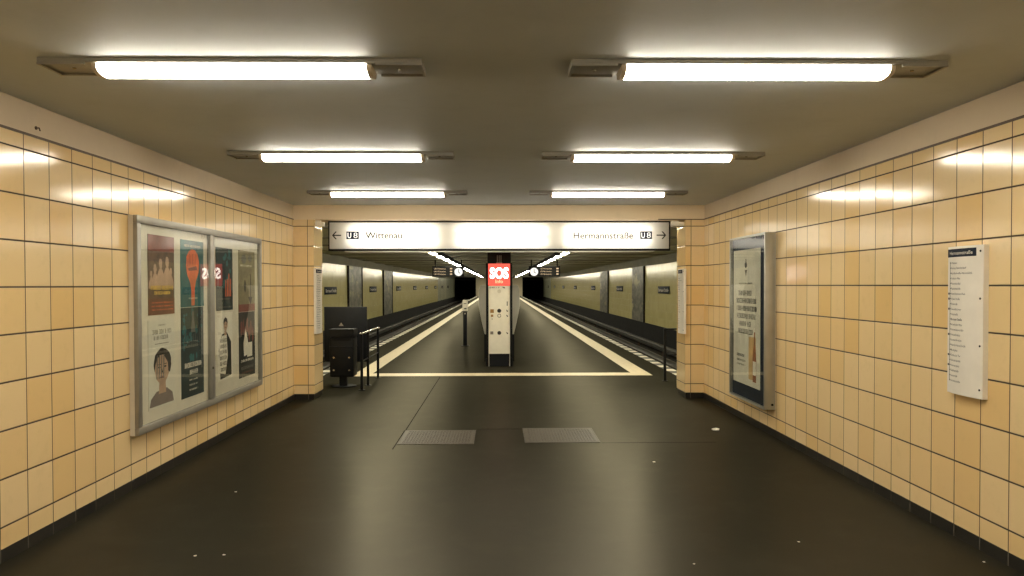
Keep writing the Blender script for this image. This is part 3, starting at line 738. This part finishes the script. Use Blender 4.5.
# ------------------------------------------------------------------ information pillar
t = thing('information_pillar', 'white information and emergency call pillar with lit red SOS box on the platform', 'information pillar', (0, 14.54, 0))
b = MB()
for s_ in (-1, 1): b.box(*sorted((.205 * s_, .248 * s_)), -.012, .27, 0, 1.94, .006)
b.box(-.205, .205, .24, .27, 0, 1.94); b.build('side_frame', 'black', t, 35)
b = MB(); b.box(-.205, .205, .03, .24, 0, .237); b.build('base', 'anthracite', t)
b = MB()
for s_ in (-1, 1): b.box(*sorted((.188 * s_, .203 * s_)), .005, .03, 0, .237)
b.build('foot_rail', 'alu', t)
b = MB(); b.box(-.203, .203, 0, .24, .237, 1.512, .005); fp = b.build('front_panel', 'white_paint', t, 35)
b = MB(); b.box(-.205, .205, -.004, .24, 1.516, 1.93, .005); rb = b.build('red_box', 'red_lit', t, 35)
b = MB(); b.text('SOS', 0, -.006, 1.66, width=.345, cap=.20, align='C', bold=.034); b.build('lettering', 'white_lit', rb, recalc=False)
b = MB(); b.text('Info', 0, -.006, 1.565, width=.14, cap=.07, align='C', bold=.01); b.build('lettering', 'cream_lit', rb, recalc=False)
b = MB(); r_ = random.Random(2); b.scribble(-.19, .0, 1.472, .016, -.001, r_)
b.poly([(.05, 1.495), (.10, 1.49), (.115, 1.465), (.085, 1.47)], -.001); b.rect(.142, .158, 1.14, 1.22, -.001)
for z in (1.046, .953, .63): b.poly([(.128, z + .022), (.165, z - .004), (.16, z - .026), (.140, z - .012)], -.001)
b.rect(-.142, -.125, .885, .897, -.001); b.build('printed_marks', 'ink', fp, recalc=False)
b = MB(); b.tube((0, -.004, 1.41), (0, .002, 1.41), .036, 20)
for k in range(-2, 3):
    for q in range(-2, 3):
        if k * k + q * q < 6: b.tube((k * .011, -.0055, 1.41 + q * .011), (k * .011, -.004, 1.41 + q * .011), .003, 6)
b.build('loudspeaker', 'paper_grey', fp, 35)
for x, z, r, m in ((0, 1.046, .038, 'ink'), (0, .63, .036, 'ink')):
    b = MB(); b.tube((x, -.009, z), (x, .002, z), r, 20); b.tube((x, -.013, z), (x, -.009, z), r * .6, 16); b.build('call_button', m, fp, 35)
b = MB()
for k in range(20):
    a0, a1 = 2 * PI * k / 20, 2 * PI * (k + 1) / 20
    b.poly([(.036 * math.cos(a0), .953 + .036 * math.sin(a0)), (.036 * math.cos(a1), .953 + .036 * math.sin(a1)), (.024 * math.cos(a1), .953 + .024 * math.sin(a1)), (.024 * math.cos(a0), .953 + .024 * math.sin(a0))], -.002)
b.build('button_ring', 'ink_grey', fp)
for x, z, s_, m in ((-.135, 1.04, .034, 'btn_orange'), (-.135, .953, .022, 'btn_orange'), (-.14, .63, .028, 'ink_grey')):
    b = MB(); b.box(x - s_, x + s_, -.003, .001, z - s_, z + s_, .001); b.build('pictogram', m, fp)
b = MB(); b.box(-.055, .055, .06, .18, 1.94, 1.955)
for x in (-.035, 0, .035): b.box(x - .007, x + .007, .10, .125, 1.955, 2.09)
b.build('top_bracket', 'alu_dull', t)

# tapering white display stand round the column behind the pillar
t = thing('timetable_stand', 'white tapering display stand on dark legs behind the information pillar', 'display stand', (0, 15.85, 0))
prof = [(-.29, .55), (.29, .55), (.35, .80), (.405, 1.10), (.412, 1.22), (.405, 1.44), (.37, 1.53), (-.37, 1.53), (-.405, 1.44), (-.412, 1.22), (-.405, 1.10), (-.35, .80)]
b = MB(); b.prism(prof, 1, -.40, .55); b.build('body', 'white_paint', t)
b = MB(); b.prism([(x * .99, 1.04 + (z - 1.04) * .985) for x, z in prof], 1, -.415, -.40); b.build('edge_trim', 'alu', t)
for x in (-.27, .27):
    for y in (-.34, .48):
        b = MB(); b.box(x - .03, x + .03, y - .03, y + .03, 0, .55); b.build('leg', 'black', t)

t = thing('ticket_validator', 'slim dark ticket validator post with white head on the platform', 'ticket validator', (-.858, 19.5, 0))
b = MB(); b.box(-.05, .05, -.045, .045, .015, .88, .012); b.build('post', 'anthracite', t, 35)
b = MB(); b.box(-.10, .10, -.10, .10, 0, .015); b.build('foot', 'anthracite', t)
b = MB(); b.box(-.062, .062, -.07, .07, .88, 1.156, .012); hd = b.build('head', 'white_paint', t, 35)
b = MB(); b.rect(-.02, .04, .925, .955, -.0715); b.build('label', 'ink', hd)
b = MB(); b.rect(-.035, .035, 1.06, 1.075, -.0715); b.build('slot', 'ink', hd)
b = MB(); b.rect(-.012, .012, .80, .83, -.0465); b.build('sticker', 'white_ink', t)

# ------------------------------------------------------------------ departure displays
def display(xc, clock_side, label, lines):
    t = thing('departure_display', label, 'departure display', (xc, 35.45, 0), 0, 'departure displays with clocks')
    hw = .72
    b = MB(); b.box(-hw, hw, 0, .22, 1.925, 2.40, .015); cs = b.build('case', 'black', t, 35)
    cx = clock_side * (hw - .24)
    b = MB(); b.tube((cx, -.012, 2.135), (cx, .005, 2.135), .185, 32); ck = b.build('clock', 'clock_lit', t, 35)
    b = MB(); b.poly([(cx - .012, 2.11), (cx + .012, 2.11), (cx + .012, 2.26), (cx - .012, 2.26)], -.014); b.poly([(cx - .02, 2.13), (cx, 2.145), (cx + .085, 2.08), (cx + .065, 2.06)], -.0145)
    b.build('hands', 'ink', ck)
    a, c = (-hw + .05, cx - .26) if clock_side > 0 else (cx + .26, hw - .05)
    b = MB(); b.box(a, c, -.004, .002, 1.965, 2.36); sc = b.build('screen', 'black_matte', t)
    b = MB()
    for k, ln in enumerate(lines): b.text(ln, a + .03, -.006, 2.25 - .125 * k, cap=.07, width=(c - a) * .6)
    b.build('lettering', 'led', sc, recalc=False)
    b = MB()
    for k in range(len(lines)): b.rect(c - .13, c - .03, 2.255 - .125 * k, 2.315 - .125 * k, -.006)
    b.build('minute_display', 'led', sc, recalc=False)
    for x in (-hw + .13, hw - .12) if clock_side > 0 else (hw - .13, -hw + .12):
        b = MB(); b.tube((x, .11, 2.39), (x, .11, PH), .03, 10); b.build('hanger_rod', 'black', t, 40)
display(-2.335, 1, 'hanging black departure display with round clock over the left platform side', ['U8 Wittenau', 'U8 Wittenau', 'U8 Wittenau'])
display(2.078, -1, 'hanging black departure display with round clock over the right platform side', ['U8 Hermannstr.', 'U8 Hermannstr.', 'U8 Hermannstr.'])

# ------------------------------------------------------------------ platform lights under dark trays
ORD = ['first', 'second', 'third', 'fourth', 'fifth', 'sixth', 'seventh', 'eighth', 'ninth', 'tenth', 'eleventh', 'twelfth', 'thirteenth', 'fourteenth', 'fifteenth', 'sixteenth', 'seventeenth', 'eighteenth', 'nineteenth', 'twentieth', 'twenty-first', 'twenty-second', 'twenty-third', 'twenty-fourth', 'twenty-fifth', 'twenty-sixth', 'twenty-seventh', 'twenty-eighth', 'twenty-ninth']
P0 = None
for s_, w in ((-1, 'left'), (1, 'right')):
    b = MB(); b.box(*sorted((1.88 * s_, 2.0 * s_)), YP + .05, 109.5, PH - .15, PH - .07)
    for k in range(28): b.box(*sorted((1.92 * s_, 1.96 * s_)), 15.2 + 3.45 * k, 15.24 + 3.45 * k, PH - .07, PH - .03)
    tag(b.build('cable_tray', 'black_matte'), f'long dark cable tray under the platform ceiling beside the {w} row of lights', 'cable tray', 'cable trays under the platform ceiling')
    for k in range(29):
        loc = (2.33 * s_, 11.75 if k == 0 else 10.2 + 3.45 * k, PH); lab = f'lit platform ceiling light, {ORD[k]} of the {w} row from the opening, its first lamp added'  # each row's first lamp is added, out of step, to light the pillar front
        if P0 is None:
            P0 = thing('platform_light', lab, 'ceiling light', loc, 0, 'platform ceiling lights')
            b = MB(); b.box(-.125, .125, -.56, .56, -.03, 0, .004); b.build('housing', 'white_paint', P0, 30)
            prof = [(.105 * math.cos(a), -.03 - .040 * math.sin(a) ** .6) for a in [PI * q / 10 for q in range(11)]]
            b = MB(); b.prism(prof, 1, -.52, .52); b.build('diffuser', 'plat_lens', P0, 50)
        else: dup(P0, loc, 0, lab)

# ------------------------------------------------------------------ station name plates on the track walls
N0 = None
for s_, w, ys in ((-1, 'left', (29.5, 39.4, 49.4, 58.9, 68.4, 77.9, 87.3, 97)), (1, 'right', (30.0, 41.0, 52.6, 65.0, 77.1, 89.3, 101))):
    for k, y in enumerate(ys):
        loc = (6.4 * s_, y, 1.19); lab = f'small dark station name plate, {ORD[k]} from the opening on the {w} track wall'
        rz = LEFT if s_ < 0 else RIGHT
        if N0 is None:
            N0 = thing('station_name_sign', lab, 'name plate', loc, rz, 'station name plates on the track walls')
            b = MB(); b.box(-1.02, 1.02, -.03, 0, 0, .285, .006); b.build('plate', 'ink_blue', N0, 35)
            b = MB(); b.text('Bernauer Straße', 0, -.032, .075, width=1.82, cap=.135, align='C'); b.build('lettering', 'white_ink', N0, recalc=False)
        else: dup(N0, loc, rz, lab)

# ------------------------------------------------------------------ world, camera, colour
wd = bpy.data.worlds.new('underground'); S.world = wd; wd.use_nodes = True
wd.node_tree.nodes['Background'].inputs[0].default_value = (.002, .002, .002, 1)
cam = bpy.data.cameras.new('camera'); co = bpy.data.objects.new('camera', cam); C.objects.link(co)
cam.sensor_width = 36; cam.lens = 775 / 1024 * 36; cam.shift_y = 11.16 / 1024; cam.clip_start = .05; cam.clip_end = 300
co.matrix_world = Matrix.Translation((0, 0, 1.525)) @ Matrix.Rotation(-.0165, 4, 'Z') @ Matrix.Rotation(PI / 2 - .018, 4, 'X') @ Matrix.Rotation(-.0016, 4, 'Z')
S.camera = co
S.view_settings.view_transform = 'Standard'; S.view_settings.look = 'None'
S.view_settings.exposure = .4; S.view_settings.gamma = 1; S.view_settings.use_curve_mapping = False
S.cycles.max_bounces = 10; S.cycles.diffuse_bounces = 6; S.cycles.glossy_bounces = 5; S.cycles.transparent_max_bounces = 8
S.cycles.caustics_reflective = False; S.cycles.sample_clamp_indirect = 6
